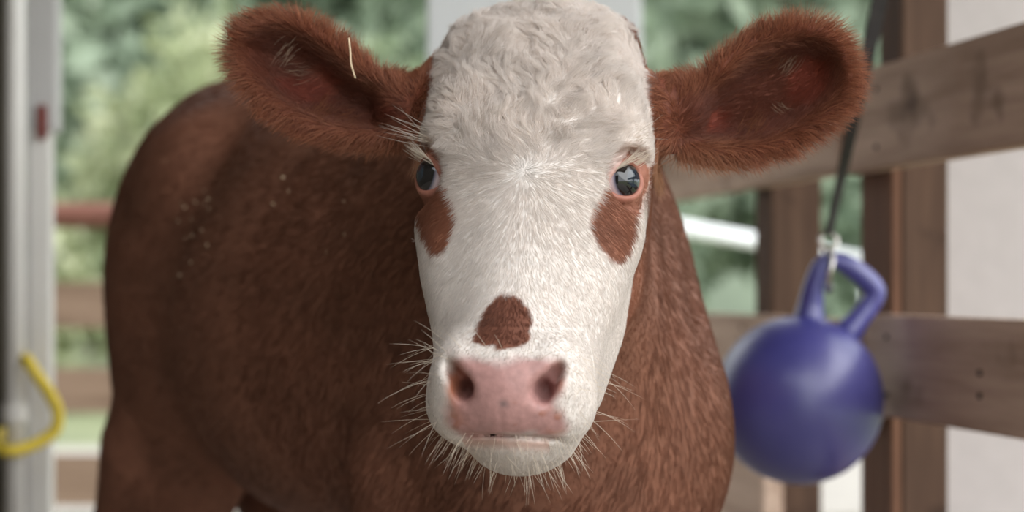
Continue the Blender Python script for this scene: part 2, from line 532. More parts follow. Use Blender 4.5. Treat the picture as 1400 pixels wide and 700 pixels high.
strap = empty('hanging_strap', (0, 0, 0))
tag(strap, 'black webbing strap with a metal snap hook running up to the beam', 'strap')
sa, sb = at(1133, 322, 2.735), at(1203, 0, 2.6)
dirn = (sb - sa); tz = (2.46 - sa.z) / dirn.z
top = sa + dirn * tz
bm = bmesh.new()
n = 60; rings = []
for i in range(n + 1):
    t = i / n; p = sa.lerp(top, t)
    tw = 1.05 - 0.9 * min(1, t / 0.2)
    wv = Vector((math.cos(tw), math.sin(tw), 0)) * 0.0105; nv = Vector((-math.sin(tw), math.cos(tw), 0)) * 0.0015
    rings.append([bm.verts.new(p + q) for q in (-wv - nv, wv - nv, wv + nv, -wv + nv)])
for A, B in zip(rings, rings[1:]):
    for k in range(4): bm.faces.new((A[k], A[(k + 1) % 4], B[(k + 1) % 4], B[k]))
bm.faces.new(rings[0][::-1]); bm.faces.new(rings[-1])
mesh_obj('webbing', bm, M['strap'], strap)
bm = bmesh.new()
hcn = at(1133, 358, 2.742)
c0 = hcn + Vector((0, 0, 0.0275))
ringp = [c0 + Vector((math.cos(a) * 0.011, 0.003 * math.sin(a), math.sin(a) * 0.011)) for a in np.linspace(0, 2 * math.pi, 20, endpoint=False)]
tube_bm(ringp, 0.0032, 8, closed=True, bm=bm)
mesh_obj('swivel_ring', bm, M['chrome'], strap, True)
hk = [hcn + Vector((0.003 * math.sin(2 * a), -0.0175 * math.sin(a), -0.012 + 0.0275 * math.cos(a))) for a in np.linspace(0.0, 2 * math.pi * 0.97, 14)]
mesh_obj('snap_hook', tube_bm(catmull(hk, 3), 0.0036, 8), M['chrome'], strap, True)

# ------------------------------------------------------------------ the calf: one implicit surface, meshed, refined and projected
PSI = R(7); ROLL = R(1.2)
H0 = np.array([0.014, 1.70, 0.80])
FW = np.array([-math.sin(PSI), -math.cos(PSI), 0.0])
UU = np.array([math.cos(PSI), -math.sin(PSI), 0.0])
ZZ = np.array([0, 0, 1.0])
UR = UU * math.cos(ROLL) - ZZ * math.sin(ROLL)
ZR = ZZ * math.cos(ROLL) + UU * math.sin(ROLL)
HM = np.stack([UR, FW, ZR], 0)                      # rows: lateral, forward, up of the head


def to_head(P):
    return (P - H0) @ HM.T


def from_head(q):
    return np.asarray(q) @ HM + H0


B0 = np.array([0.035, 2.08]); BYAW = R(31)
BD = np.array([-math.sin(BYAW), math.cos(BYAW)]); BT = np.array([-math.cos(BYAW), -math.sin(BYAW)])


def to_body(P):
    d = P[:, :2] - B0
    return np.stack([d @ BD, d @ BT, P[:, 2]], 1)


def from_body(s, t, z):
    v = B0 + BD * s + BT * t
    return np.array([v[0], v[1], z])


def step(x, a, b):
    t = np.clip((x - a) / (b - a), 0, 1)
    return t * t * (3 - 2 * t)


def smin(a, b, k):
    h = np.maximum(k - np.abs(a - b), 0) / k
    return np.minimum(a, b) - h * h * k * 0.25


def smax(a, b, k):
    return -smin(-a, -b, k)


def ell(P, c, r, rot=None):
    q = P - np.array(c)
    if rot is not None: q = q @ rot
    r = np.array(r)
    k0 = np.sqrt(((q / r) ** 2).sum(1)); k1 = np.sqrt(((q / (r * r)) ** 2).sum(1)) + 1e-9
    return k0 * (k0 - 1) / k1


def cone(P, a, b, ra, rb):
    a = np.array(a, float); b = np.array(b, float); ab = b - a
    t = np.clip(((P - a) @ ab) / (ab @ ab), 0, 1)
    return np.sqrt(((P - a - t[:, None] * ab) ** 2).sum(1)) - (ra + (rb - ra) * t)


def rot2(axis, ang):
    return np.array(Matrix.Rotation(ang, 3, axis))


# ears: outline of each pinna in its own plane, metres from the ear base
EAR_L = [(0.0032, 0.0289), (-0.0161, 0.0244), (-0.0386, 0.0373), (-0.0675, 0.0611), (-0.1029, 0.0849), (-0.1382, 0.09), (-0.1691, 0.0771), (-0.1806, 0.0546), (-0.1716, 0.0244), (-0.1446, -0.0064), (-0.1061, -0.0276), (-0.0611, -0.0373), (-0.0225, -0.036), (0.0032, -0.0289)]
EAR_R = [(-0.0032, 0.0347), (0.0158, 0.0303), (0.0347, 0.0422), (0.0662, 0.0706), (0.1009, 0.0857), (0.1336, 0.0882), (0.1614, 0.0719), (0.1752, 0.0391), (0.167, 0.005), (0.1324, -0.0252), (0.0946, -0.041), (0.063, -0.0441), (0.0315, -0.041), (0.0, -0.0328)]
EAR = []
for side, poly, base, dtip in ((-1, EAR_L, (-0.074, 1.80, 0.8775), 0.012), (1, EAR_R, (0.126, 1.772, 0.868), 0.002)):
    EAR.append(dict(side=side, poly=catmull(poly, 4, True), base=np.array(base), slope=dtip / 0.17 * side))


def poly_sdf(x, y, poly):
    """signed distance to a closed polygon and its direction (negative inside)"""
    n = len(poly)
    best = np.full(x.shape, 1e9); inside = np.zeros(x.shape, bool)
    for i in range(n):
        ax, ay = poly[i]; bx, by = poly[(i + 1) % n]
        ex, ey = bx - ax, by - ay
        t = np.clip(((x - ax) * ex + (y - ay) * ey) / (ex * ex + ey * ey + 1e-12), 0, 1)
        dx = x - ax - t * ex; dy = y - ay - t * ey
        best = np.minimum(best, dx * dx + dy * dy)
        cond = (ay > y) != (by > y)
        xi = ax + (y - ay) / (by - ay + 1e-12) * ex
        inside ^= cond & (x < xi)
    d = np.sqrt(best)
    return np.where(inside, -d, d)


EAR_INSET = 0.0085


def ear_coords(P, e):
    q = P - e['base']
    return q[:, 0], q[:, 2], q[:, 1] + q[:, 0] * (-e['slope'])


def sd_ear(P, e):
    x, z, y = ear_coords(P, e)
    out = np.full(len(P), 0.2)
    m = (np.abs(x - e['side'] * 0.085) < 0.13) & (np.abs(z - 0.02) < 0.11) & (np.abs(y) < 0.1)
    if not m.any(): return out
    x, z, y = x[m], z[m], y[m]
    d2 = poly_sdf(x, z, e['poly']) + EAR_INSET
    along = np.clip(e['side'] * x / 0.17, 0, 1)
    s = np.clip(-d2 / 0.034, 0, 1)
    dish = (0.036 - 0.012 * along) * (s * s * (3 - 2 * s)) - 0.012 - 0.01 * along
    th = 0.0055 + 0.004 * (1 - along)
    d = smax(d2, np.abs(y - dish) - th, 0.010)
    out[m] = d * 0.8
    return out


# eye frames in head space
EYES = []
for sgn in (-1, 1):
    c = np.array([0.0715, -0.0195, 0.011]) if sgn > 0 else np.array([-0.0785, -0.0200, 0.013])
    g = np.array([sgn * 0.66, 0.75, 0.06]) if sgn > 0 else np.array([sgn * 0.72, 0.69, 0.06]); g /= np.linalg.norm(g)
    v = np.array([0, 0, 1.0]); v -= g * (v @ g); v /= np.linalg.norm(v)
    h = np.cross(v, g) * sgn * -1.0                  # towards the outer corner
    if h[1] > 0: h = -h
    a = R(24)
    h2 = h * math.cos(a) + v * math.sin(a); v2 = v * math.cos(a) - h * math.sin(a)
    EYES.append((sgn, c, g, h2, v2))
EYE_R = 0.0195


def eye_open(q, E):
    """almond opening, negative inside"""
    sgn, c, g, h, v = E
    r = q - c
    rr = np.sqrt((r * r).sum(1))
    rn = r * (EYE_R / (rr + 1e-6))[:, None]
    x = (rn @ h) / 0.0168; y = (rn @ v) / 0.0128
    k = (np.abs(x) ** 1.7 + np.abs(y) ** 1.9) ** (1 / 1.8)
    return (k - 1) * 0.0125 + np.maximum(rr - 0.031, 0) * 0.8, r @ g


LT = np.array([-0.06, 0.0, 0.05, 0.10, 0.15, 0.19, 0.225, 0.26, 0.30, 0.34, 0.37, 0.40])
LA = np.array([0.075, 0.080, 0.090, 0.0975, 0.0965, 0.0905, 0.0870, 0.0825, 0.0725, 0.0645, 0.0580, 0.0540])
LF = np.array([0.050, 0.056, 0.064, 0.070, 0.071, 0.068, 0.064, 0.060, 0.056, 0.054, 0.052, 0.050])
LB = np.array([0.05, 0.06, 0.09, 0.112, 0.125, 0.130, 0.128, 0.118, 0.100, 0.076, 0.058, 0.048])
LN = np.array([2.3, 2.4, 2.6, 2.7, 2.6, 2.4, 2.25, 2.1, 2.0, 2.0, 2.1, 2.2])


def head_lw(q):
    f = q[:, 1] + 0.08; z = q[:, 2] - 0.171
    return f * 0.5708 - z * 0.8211, f * 0.8211 + z * 0.5708


def sd_head(q):
    u = q[:, 0]; au = np.abs(u)
    qa = q.copy(); qa[:, 0] = au
    l, w = head_lw(q)
    au = np.abs(u + 0.017 * step(0.11 - l, 0.0, 0.12))
    a = np.interp(l, LT, LA); bf = np.interp(l, LT, LF); bb = np.interp(l, LT, LB); nn = np.interp(l, LT, LN)
    ww = w + 0.058
    b = np.where(ww > 0, bf, bb)
    k = ((au / a) ** nn + (np.abs(ww) / b) ** nn) ** (1 / nn)
    d = (k - 1) * np.minimum(a, b)
    d = smax(d, -0.028 - l, 0.085)
    d = smax(d, l - 0.40, 0.05)
    # brow / orbit, zygomatic ridge
    d = smin(d, ell(qa, (0.0725, -0.026, 0.013), (0.0225, 0.0225, 0.0235)), 0.018)
    d = smin(d, cone(qa, (0.066, -0.033, 0.038), (0.058, -0.035, 0.068), 0.023, 0.02), 0.025)
    d = smin(d, cone(qa, (0.066, -0.012, -0.035), (0.046, 0.040, -0.085), 0.020, 0.014), 0.03)
    # nasal bridge
    d = smin(d, cone(q, (0, 0.012, -0.01), (0, 0.088, -0.112), 0.034, 0.030), 0.03)
    # muzzle
    d = smin(d, ell(q, (0, 0.098, -0.152), (0.052, 0.050, 0.046)), 0.03)
    d = smin(d, ell(qa, (0.034, 0.094, -0.174), (0.028, 0.042, 0.026)), 0.022)
    d = smin(d, ell(qa, (0.036, 0.116, -0.146), (0.020, 0.030, 0.026)), 0.016)
    d = smin(d, ell(q, (0, 0.118, -0.160), (0.030, 0.034, 0.034)), 0.02)
    # lower jaw and chin
    low = ell(q, (0.009, 0.080, -0.193), (0.041, 0.050, 0.028))
    low = smin(low, ell(q, (0.0, 0.02, -0.165), (0.046, 0.075, 0.030), rot2('X', R(35)).T), 0.04)
    d = smin(d, low, 0.008)
    d = smin(d, cone(qa, (0.047, -0.100, -0.085), (0.034, 0.005, -0.160), 0.033, 0.030), 0.03)
    # mouth line
    zm = -0.1935 + 0.16 * np.clip(0.14 - q[:, 1], 0, 0.1) - 3.0 * u * u
    slab = np.maximum(np.abs(q[:, 2] - zm) - 0.0008, np.maximum(np.maximum(-(d + 0.007), 0.055 - q[:, 1]), (np.abs(u - 0.002) - 0.036) * 0.35))
    d = smax(d, -slab, 0.005)
    # nostrils
    rt = rot2('Y', R(-34))
    nc = ell(qa, (0.0365, 0.146, -0.148), (0.0062, 0.020, 0.0165), rt.T)
    nc = smin(nc, ell(qa, (0.0305, 0.138, -0.157), (0.0070, 0.026, 0.0085)), 0.006)
    d = smax(d, -nc, 0.009)
    # philtrum groove
    d = d + 0.0005 * np.exp(-(u / 0.0028) ** 2 - ((q[:, 2] + 0.180) / 0.010) ** 2) * (q[:, 1] > 0.10)
    # eyelids and the opening between them
    for E in EYES:
        m = ((q - E[1]) ** 2).sum(1) < 0.07 ** 2
        if not m.any(): continue
        qq = q[m]; dm = d[m]
        r = np.sqrt(((qq - E[1]) ** 2).sum(1))
        op, dep = eye_open(qq, E)
        lid = r - EYE_R - 0.0020
        dm = smax(dm, -np.maximum(np.maximum(op - 0.0050, -lid), 0.002 - dep), 0.009)
        dm = smin(dm, lid, 0.006)
        # fold above the upper lid
        cut = np.maximum(op, 0.004 - dep)
        dm = smax(dm, -cut, 0.0025)
        d[m] = dm
    return d


def sd_body(b):
    m = b.copy(); m[:, 1] = np.abs(b[:, 1])
    d = ell(b, (0.40, 0, 0.680), (0.40, 0.205, 0.250))
    d = smin(d, ell(b, (0.10, 0, 0.68), (0.24, 0.150, 0.235)), 0.10)
    d = smin(d, cone(b, (0.02, 0, 0.835), (0.78, 0, 0.905), 0.075, 0.080), 0.10)
    d = smin(d, ell(b, (0.74, 0, 0.765), (0.21, 0.165, 0.20)), 0.10)
    d = smin(d, ell(m, (0.66, 0.115, 0.87), (0.07, 0.05, 0.05)), 0.08)
    d = smin(d, ell(m, (0.79, 0.078, 0.61), (0.15, 0.078, 0.27)), 0.09)
    d = smin(d, ell(m, (0.04, 0.098, 0.66), (0.11, 0.062, 0.21), rot2('Y', R(14))), 0.06)
    d = smin(d, ell(m, (-0.06, 0.086, 0.565), (0.075, 0.060, 0.09)), 0.07)
    d = smin(d, ell(b, (-0.06, 0, 0.52), (0.12, 0.10, 0.12)), 0.08)
    # forelegs
    for seg in (((0.05, 0.115, 0.54), (0.07, 0.115, 0.36), 0.078, 0.046), ((0.07, 0.115, 0.36), (0.068, 0.115, 0.31), 0.043, 0.040),
                ((0.068, 0.115, 0.31), (0.07, 0.115, 0.13), 0.028, 0.026), ((0.07, 0.115, 0.13), (0.055, 0.115, 0.10), 0.034, 0.030),
                ((0.055, 0.115, 0.10), (0.035, 0.115, 0.05), 0.028, 0.030)):
        d = smin(d, cone(m, *seg), 0.03)
    hoof = smax(cone(m, (0.03, 0.115, 0.065), (0.012, 0.115, 0.0), 0.034, 0.050), 0.0 - m[:, 2], 0.004)
    d = smin(d, hoof, 0.006)
    # hind legs
    for seg in (((0.82, 0.098, 0.50), (0.92, 0.110, 0.36), 0.078, 0.044), ((0.92, 0.12, 0.375), (0.915, 0.12, 0.32), 0.040, 0.038),
                ((0.91, 0.12, 0.33), (0.885, 0.12, 0.14), 0.030, 0.027), ((0.885, 0.12, 0.14), (0.87, 0.12, 0.10), 0.035, 0.030),
                ((0.87, 0.12, 0.10), (0.85, 0.12, 0.05), 0.028, 0.030)):
        d = smin(d, cone(m, *seg), 0.03)
    hoof = smax(cone(m, (0.845, 0.12, 0.065), (0.825, 0.12, 0.0), 0.034, 0.050), 0.0 - m[:, 2], 0.004)
    d = smin(d, hoof, 0.006)
    # tail
    d = smin(d, cone(b, (0.88, 0, 0.95), (0.975, 0, 0.82), 0.030, 0.024), 0.03)
    d = smin(d, cone(b, (0.975, 0, 0.82), (1.00, 0, 0.45), 0.022, 0.016), 0.02)
    d = smin(d, ell(b, (1.0, 0, 0.36), (0.03, 0.035, 0.13)), 0.02)
    return d


NK_T = from_head((0.012, -0.150, 0.098)); NK_M = from_head((0.0, -0.135, -0.02))


def sdf(P):
    d = sd_body(to_body(P))
    # neck: crest and throat
    nb_t = from_body(0.05, 0, 0.80); nb_m = from_body(-0.03, 0.014, 0.70); nb_l = from_body(-0.06, 0, 0.58)
    n = cone(P, NK_T, nb_t, 0.075, 0.105)
    n = smin(n, cone(P, NK_M, nb_m, 0.074, 0.118), 0.08)
    n = smin(n, cone(P, from_head((0, -0.12, -0.05)), nb_l, 0.06, 0.115), 0.08)
    bb = to_body(P)
    n = n + 0.0015 * np.sin(105 * (bb[:, 1] + 0.55 * (bb[:, 2] - 0.62) ** 2) + 5 * bb[:, 2]) * step(0.86 - bb[:, 2], 0.0, 0.12)
    d = smin(d, n, 0.09)
    hq = to_head(P)
    near = (np.abs(hq[:, 0]) < 0.34) & (hq[:, 1] > -0.36) & (np.abs(hq[:, 2]) < 0.40)
    if near.any():
        q = hq[near]
        h = sd_head(q)
        # ear roots
        for e in EAR:
            sgn = e['side']
            root = cone(q, (sgn * 0.068, -0.085, 0.078), (sgn * 0.118, -0.082, 0.076), 0.028, 0.025)
            root = smin(root, sd_ear(P[near], e), 0.016)
            h = smin(h, root, 0.022)
        d[near] = smin(d[near], h, 0.035)
    return d


def build_surface(h, lo, hi):
    lo = np.array(lo); n = np.ceil((np.array(hi) - lo) / h).astype(int)
    bs = 8
    nb = np.ceil(n / bs).astype(int); n = nb * bs
    gx = [lo[i] + h * np.arange(n[i]) for i in range(3)]
    bc = np.stack(np.meshgrid(*[lo[i] + h * (np.arange(nb[i]) * bs + (bs - 1) / 2) for i in range(3)], indexing='ij'), -1).reshape(-1, 3)
    bd = sdf(bc)
    rad = h * bs * 0.9 * 1.35 + 0.012
    act = np.abs(bd) < rad
    F = np.repeat(np.repeat(np.repeat(np.where(bd > 0, 1.0, -1.0).astype(np.float32).reshape(nb), bs, 0), bs, 1), bs, 2)
    off = np.stack(np.meshgrid(*[np.arange(bs)] * 3, indexing='ij'), -1).reshape(-1, 3)
    bi = np.stack(np.unravel_index(np.nonzero(act)[0], nb), 1) * bs
    for c0 in range(0, len(bi), 1500):
        ii = (bi[c0:c0 + 1500, None, :] + off[None]).reshape(-1, 3)
        F[ii[:, 0], ii[:, 1], ii[:, 2]] = sdf(lo + ii * h)
    s = F < 0
    A = s[:-1, :-1, :-1]
    cnt = np.zeros(A.shape, np.int8)
    for dx in (0, 1):
        for dy in (0, 1):
            for dz in (0, 1):
                cnt += s[dx:s.shape[0] - 1 + dx, dy:s.shape[1] - 1 + dy, dz:s.shape[2] - 1 + dz]
    cells = np.argwhere((cnt > 0) & (cnt < 8))
    idx = np.full(A.shape, -1, np.int32); idx[cells[:, 0], cells[:, 1], cells[:, 2]] = np.arange(len(cells))
    acc = np.zeros((len(cells), 3)); num = np.zeros(len(cells))
    cor = [(0, 0, 0), (1, 0, 0), (0, 1, 0), (1, 1, 0), (0, 0, 1), (1, 0, 1), (0, 1, 1), (1, 1, 1)]
    val = [F[cells[:, 0] + c[0], cells[:, 1] + c[1], cells[:, 2] + c[2]] for c in cor]
    for i in range(8):
        for j in range(i + 1, 8):
            if sum(abs(cor[i][k] - cor[j][k]) for k in range(3)) != 1: continue
            a, b = val[i], val[j]; cr = (a < 0) != (b < 0)
            t = np.where(cr, a / (a - b + 1e-12), 0)
            p = np.array(cor[i]) + t[:, None] * (np.array(cor[j]) - np.array(cor[i]))
            acc += np.where(cr[:, None], p, 0); num += cr
    V = lo + h * (cells + acc / num[:, None])
    quads = []
    for ax in range(3):
        a1, a2 = (ax + 1) % 3, (ax + 2) % 3
        sl0 = [slice(None)] * 3; sl1 = [slice(None)] * 3
        sl0[ax] = slice(0, -1); sl1[ax] = slice(1, None)
        E = np.argwhere(s[tuple(sl0)] != s[tuple(sl1)])
        E = E[(E[:, a1] > 0) & (E[:, a2] > 0) & (E[:, a1] < idx.shape[a1]) & (E[:, a2] < idx.shape[a2])]
        sg = s[E[:, 0], E[:, 1], E[:, 2]]
        def cell(d1, d2):
            c = E.copy(); c[:, a1] -= d1; c[:, a2] -= d2
            return idx[c[:, 0], c[:, 1], c[:, 2]]
        q = np.stack([cell(1, 1), cell(0, 1), cell(0, 0), cell(1, 0)], 1)
        q[~sg] = q[~sg][:, ::-1]
        quads.append(q)
    Q = np.concatenate(quads); Q = Q[(Q >= 0).all(1)]
    return V, Q


def grad(P, e):
    g = np.empty_like(P)
    for k in range(3):
        o = np.zeros(3); o[k] = e
        g[:, k] = (sdf(P + o) - sdf(P - o)) / (2 * e)
    return g


def project(V, it, e):
    V = V.copy()
    for _ in range(it):
        d = sdf(V); g = grad(V, e)
        st = np.clip(d / np.maximum((g * g).sum(1), 0.25), -0.004, 0.004)
        V -= g * st[:, None]
    return V


def project_head(V, it, e):
    h = to_head(V)
    m = (h[:, 1] > -0.13) & (np.abs(h[:, 0]) < 0.13) & (np.abs(h[:, 2]) < 0.3)
    V = V.copy(); V[m] = project(V[m], it, e)
    return V


def refine(V, Q, polys, mask):
    """split the masked quads in four; neighbours that lose a plain edge become n-gons"""
    S1 = Q[mask]; rest = Q[~mask]
    nv = len(V)
    ed = np.stack([S1, np.roll(S1, -1, 1)], -1).reshape(-1, 2)
    key = np.sort(ed, 1); key = key[:, 0].astype(np.int64) * nv + key[:, 1]
    uk, inv = np.unique(key, return_inverse=True)
    mid = nv + inv.reshape(-1, 4)
    Vm = (V[uk // nv] + V[uk % nv]) / 2
    cen = nv + len(uk) + np.arange(len(S1))
    Vc = V[S1].mean(1)
    V2 = np.concatenate([V, Vm, Vc])
    newq = np.concatenate([np.stack([S1[:, i], mid[:, i], cen, mid[:, (i - 1) % 4]], 1) for i in range(4)])
    er = np.stack([rest, np.roll(rest, -1, 1)], -1)
    kr = np.sort(er, 2); kr = kr[..., 0].astype(np.int64) * nv + kr[..., 1]
    pos = np.searchsorted(uk, kr); pos = np.minimum(pos, len(uk) - 1)
    hit = uk[pos] == kr
    touched = hit.any(1)
    for f, hh, pp in zip(rest[touched], hit[touched], pos[touched]):
        out = []
        for i in range(4):
            out.append(int(f[i]))
            if hh[i]: out.append(int(nv + pp[i]))
        polys.append(out)
    return V2, np.concatenate([rest[~touched], newq]), polys


V, Q = build_surface(0.0048, (-0.74, 1.50, -0.02), (0.36, 3.22, 1.06))
V = project(V, 2, 0.001)
polys = []
fc = V[Q].mean(1); hq = to_head(fc); l_, w_ = head_lw(hq)
V, Q, polys = refine(V, Q, polys, (hq[:, 1] > -0.10) & (w_ > -0.17) & (np.abs(hq[:, 0]) < 0.112))
V = project_head(V, 2, 0.0006)
fc = V[Q].mean(1); hq = to_head(fc)
fine = (hq[:, 1] > 0.085) & (hq[:, 2] < -0.11)
for E in EYES: fine |= ((hq - E[1]) ** 2).sum(1) < 0.034 ** 2
V, Q, polys = refine(V, Q, polys, fine)
V = project_head(V, 3, 0.0004)
NRM = grad(V, 0.0006); NRM /= np.linalg.norm(NRM, axis=1)[:, None] + 1e-9


# ------------------------------------------------------------------ coat colours (patches in head space)
def fnoise(P, scale, seed, octaves=3):
    g = np.random.default_rng(seed)
    out = np.zeros(len(P)); amp = 1.0; tot = 0
    for o in range(octaves):
        for k in range(6):
            dv = g.normal(size=3); dv /= np.linalg.norm(dv)
            out += amp / 6 ** 0.5 * np.sin(P @ dv * scale * (1 + 0.5 * g.random()) + g.random() * 6.283)
        tot += amp * 0.7; amp *= 0.55; scale *= 2.1
    return out / tot


PATCH = [
    [(-0.1034, 0.0232), (-0.0925, 0.0344), (-0.0806, 0.0338), (-0.0702, 0.0075), (-0.0561, -0.014), (-0.053, -0.0292), (-0.0589, -0.0459), (-0.0674, -0.0542), (-0.077, -0.047), (-0.087, -0.0335), (-0.0957, -0.0128)],
    [(0.0791, 0.0345), (0.0742, 0.0122), (0.0639, -0.0012), (0.0571, -0.0181), (0.0575, -0.0348), (0.0678, -0.0501), (0.0795, -0.0572), (0.0850, -0.0488), (0.0890, -0.0300), (0.0905, -0.0144), (0.0945, -0.0002), (0.0985, 0.0184), (0.0940, 0.028), (0.0874, 0.031)],
    [(-0.0241, -0.1208), (-0.0221, -0.1081), (-0.0167, -0.0942), (-0.0061, -0.0845), (0.0063, -0.0862), (0.0164, -0.0975), (0.0186, -0.1098), (0.0148, -0.1219), (0.0032, -0.1251), (-0.0101, -0.124)],
]
PAD = [(-0.0455, -0.1385), (-0.04, -0.129), (-0.0183, -0.1283), (0.0044, -0.1315), (0.0286, -0.1272), (0.0452, -0.134), (0.0498, -0.1501), (0.0475, -0.1719), (0.0500, -0.1850), (0.0400, -0.1935), (0.0044, -0.1963), (-0.0293, -0.1961), (-0.0466, -0.1859), (-0.0488, -0.1608)]
PATCH = [catmull(p, 3, True) for p in PATCH]; PAD = catmull(PAD, 3, True)
lin = lambda r, g, b: np.array(srgb(r, g, b)[:3])
WHITE = lin(224, 216, 210); BROWN = lin(134, 90, 71); DEEP = lin(98, 65, 52); PATCHC = lin(150, 100, 78); PINK = lin(174, 132, 127); TAN = lin(170, 110, 78)
WL_L = np.array([-0.1, 0.0, 0.06, 0.10, 0.19, 0.25, 0.31, 0.35, 0.38, 0.42]); WL_W = np.array([-0.055, -0.055, -0.06, -0.080, -0.118, -0.145, -0.160, -0.18, -0.22, -0.3])


def ear_mask(P):
    out = np.full(len(P), 1.0); dd = np.full(len(P), 1.0); which = np.zeros(len(P), int)
    for i, e in enumerate(EAR):
        x, z, y = ear_coords(P, e)
        m = (x * e['side'] > -0.004) & (np.abs(x) < 0.21) & (np.abs(z) < 0.12) & (np.abs(y) < 0.06)
        if m.any():
            d2 = np.full(len(P), 1.0); d2[m] = poly_sdf(x[m], z[m], e['poly'])
            better = d2 < dd; dd = np.where(better, d2, dd); which = np.where(better, i, which)
    return dd, which


def coat(P, jag=0.0):
    """colour of the coat and how bare the skin is at world points P"""
    q = to_head(P)
    j = fnoise(P, 420, 3, 2) * 0.0008 + jag
    l, w = head_lw(q)
    n1 = fnoise(P, 16, 11); n2 = fnoise(P, 70, 12)
    base = BROWN[None] * (1 + 0.10 * n1 + 0.06 * n2)[:, None]
    b = to_body(P)
    base = base + (DEEP - BROWN)[None] * np.clip(0.30 * step(n1, 0.1, 1.2), 0, 1)[:, None]
    hb = step(q[:, 1], -0.16, -0.08) * (P[:, 1] < 1.93)
    base = base * (1 - hb)[:, None] + PATCHC[None] * (hb * (1 + 0.08 * n2))[:, None]
    headm = (q[:, 1] > -0.20) & (np.abs(q[:, 0]) < 0.125) & (P[:, 1] < 1.93) & (l > -0.08) & (l < 0.5)
    ed, ew = ear_mask(P)
    sw = w - np.interp(l, WL_L, WL_W) + j * 2 + 0.004 * fnoise(P, 60, 5)
    white = step(sw, -0.002, 0.003) * headm
    white *= 1 - step(np.abs(q[:, 0]) - np.where(l < 0.16, 0.093, 0.13), -0.004, 0.006) * (q[:, 1] < -0.045)
    for k, p in enumerate(PATCH):
        m = headm & (w > -0.12)
        d = np.full(len(P), 1.0); d[m] = poly_sdf(q[m, 0], q[m, 2], p)
        white *= step(d + j, -0.0012, 0.0018)
        if k == 2:
            dk = step(-d, -0.003, 0.003)
            base = base * (1 - dk)[:, None] + lin(116, 72, 56)[None] * (dk * (1 + 0.12 * n2))[:, None]
    colr = base * (1 - white)[:, None] + WHITE[None] * (1 + 0.03 * n2)[:, None] * white[:, None]
    # ears: redder inside, pale fringe below
    em = step(-ed, -0.004, 0.006)
    red = lin(112, 56, 40)
    deep = step(-ed, 0.024, 0.036) * step(fnoise(P, 55, 61, 2), 0.0, 0.7)
    red = red[None] * (1 - deep)[:, None] + lin(136, 56, 38)[None] * deep[:, None]
    colr = colr * (1 - 0.8 * em)[:, None] + red * (0.8 * em)[:, None]
    # muzzle pad
    bare = np.zeros(len(P))
    m = headm & (q[:, 1] > 0.08)
    d = np.full(len(P), 1.0); d[m] = poly_sdf(q[m, 0], q[m, 2], PAD)
    pad = step(-d + 0.003 * fnoise(P, 150, 8, 2), -0.003, 0.010) * m
    sp = step(fnoise(P, 330, 21, 2), 0.95, 1.5) * step(fnoise(P, 60, 22), 0.0, 0.9)
    wing = np.exp(-(((q[:, 0] + 0.043) / 0.010) ** 2 + ((q[:, 2] + 0.152) / 0.020) ** 2)) + 0.55 * np.exp(-(((q[:, 0] - 0.046) / 0.006) ** 2 + ((q[:, 2] + 0.146) / 0.014) ** 2))
    lipc = np.exp(-((np.abs(q[:, 0]) - 0.044) / 0.012) ** 2 - ((q[:, 2] + 0.183) / 0.010) ** 2)
    pc = PINK[None] * (1 + 0.05 * n2)[:, None]
    brn = np.clip(1.15 * wing + sp * 0.6 + lipc * step(fnoise(P, 260, 23, 2), -0.1, 0.8) * 0.9, 0, 0.9)
    pc = pc * (1 - brn)[:, None] + lin(150, 92, 66)[None] * brn[:, None]
    dot = np.exp(-(((q[:, 0] - 0.002) / 0.0038) ** 2 + ((q[:, 2] + 0.167) / 0.0032) ** 2))
    pc = pc * (1 - 0.75 * dot)[:, None] + lin(96, 84, 84)[None] * (0.75 * dot)[:, None]
    colr = colr * (1 - pad)[:, None] + pc * pad[:, None]
    bare = np.maximum(bare, pad)
    # lip line
    zm = -0.1945 - 1.4 * q[:, 0] ** 2
    lp = m * np.exp(-((q[:, 2] - zm + 0.004) / 0.0045) ** 2) * (np.abs(q[:, 0]) < 0.034)
    colr = colr * (1 - 0.6 * lp)[:, None] + lin(196, 140, 120)[None] * (0.6 * lp)[:, None]
    bare = np.maximum(bare, lp * 0.9)
    # inside the nostrils
    # eyelid rims
    for E in EYES:
        mm = ((q - E[1]) ** 2).sum(1) < 0.05 ** 2
        if not mm.any(): continue
        op, dep = eye_open(q[mm], E)
        rim = step(-op, -0.0032, -0.0006) * (dep > 0)
        soft = step(-op, -0.012, -0.002) * (dep > 0)
        cc = colr[mm]
        cc = cc * (1 - 0.25 * soft)[:, None] + lin(196, 140, 122)[None] * (0.25 * soft)[:, None]
        colr[mm] = cc * (1 - rim * 0.6)[:, None] + lin(176, 116, 102)[None] * (rim * 0.6)[:, None]
        bare[mm] = np.maximum(bare[mm], rim)
    # hooves
    hf = step(0.062 - P[:, 2], 0.0, 0.004)
    colr = colr * (1 - hf)[:, None] + lin(58, 50, 44)[None] * hf[:, None]
    bare = np.maximum(bare, hf)
    return np.clip(colr, 0.003, 0.95), bare, white, ed


calf = empty('calf', (float(B0[0]), float(B0[1]), 0))
tag(calf, 'red-brown calf with a white face looking straight ahead, brown patches under both eyes', 'calf')
bpy.context.view_layer.update()


def calf_child(o, parent=None):
    o.parent = parent or calf
    o.matrix_parent_inverse = calf.matrix_world.inverted()
    return o


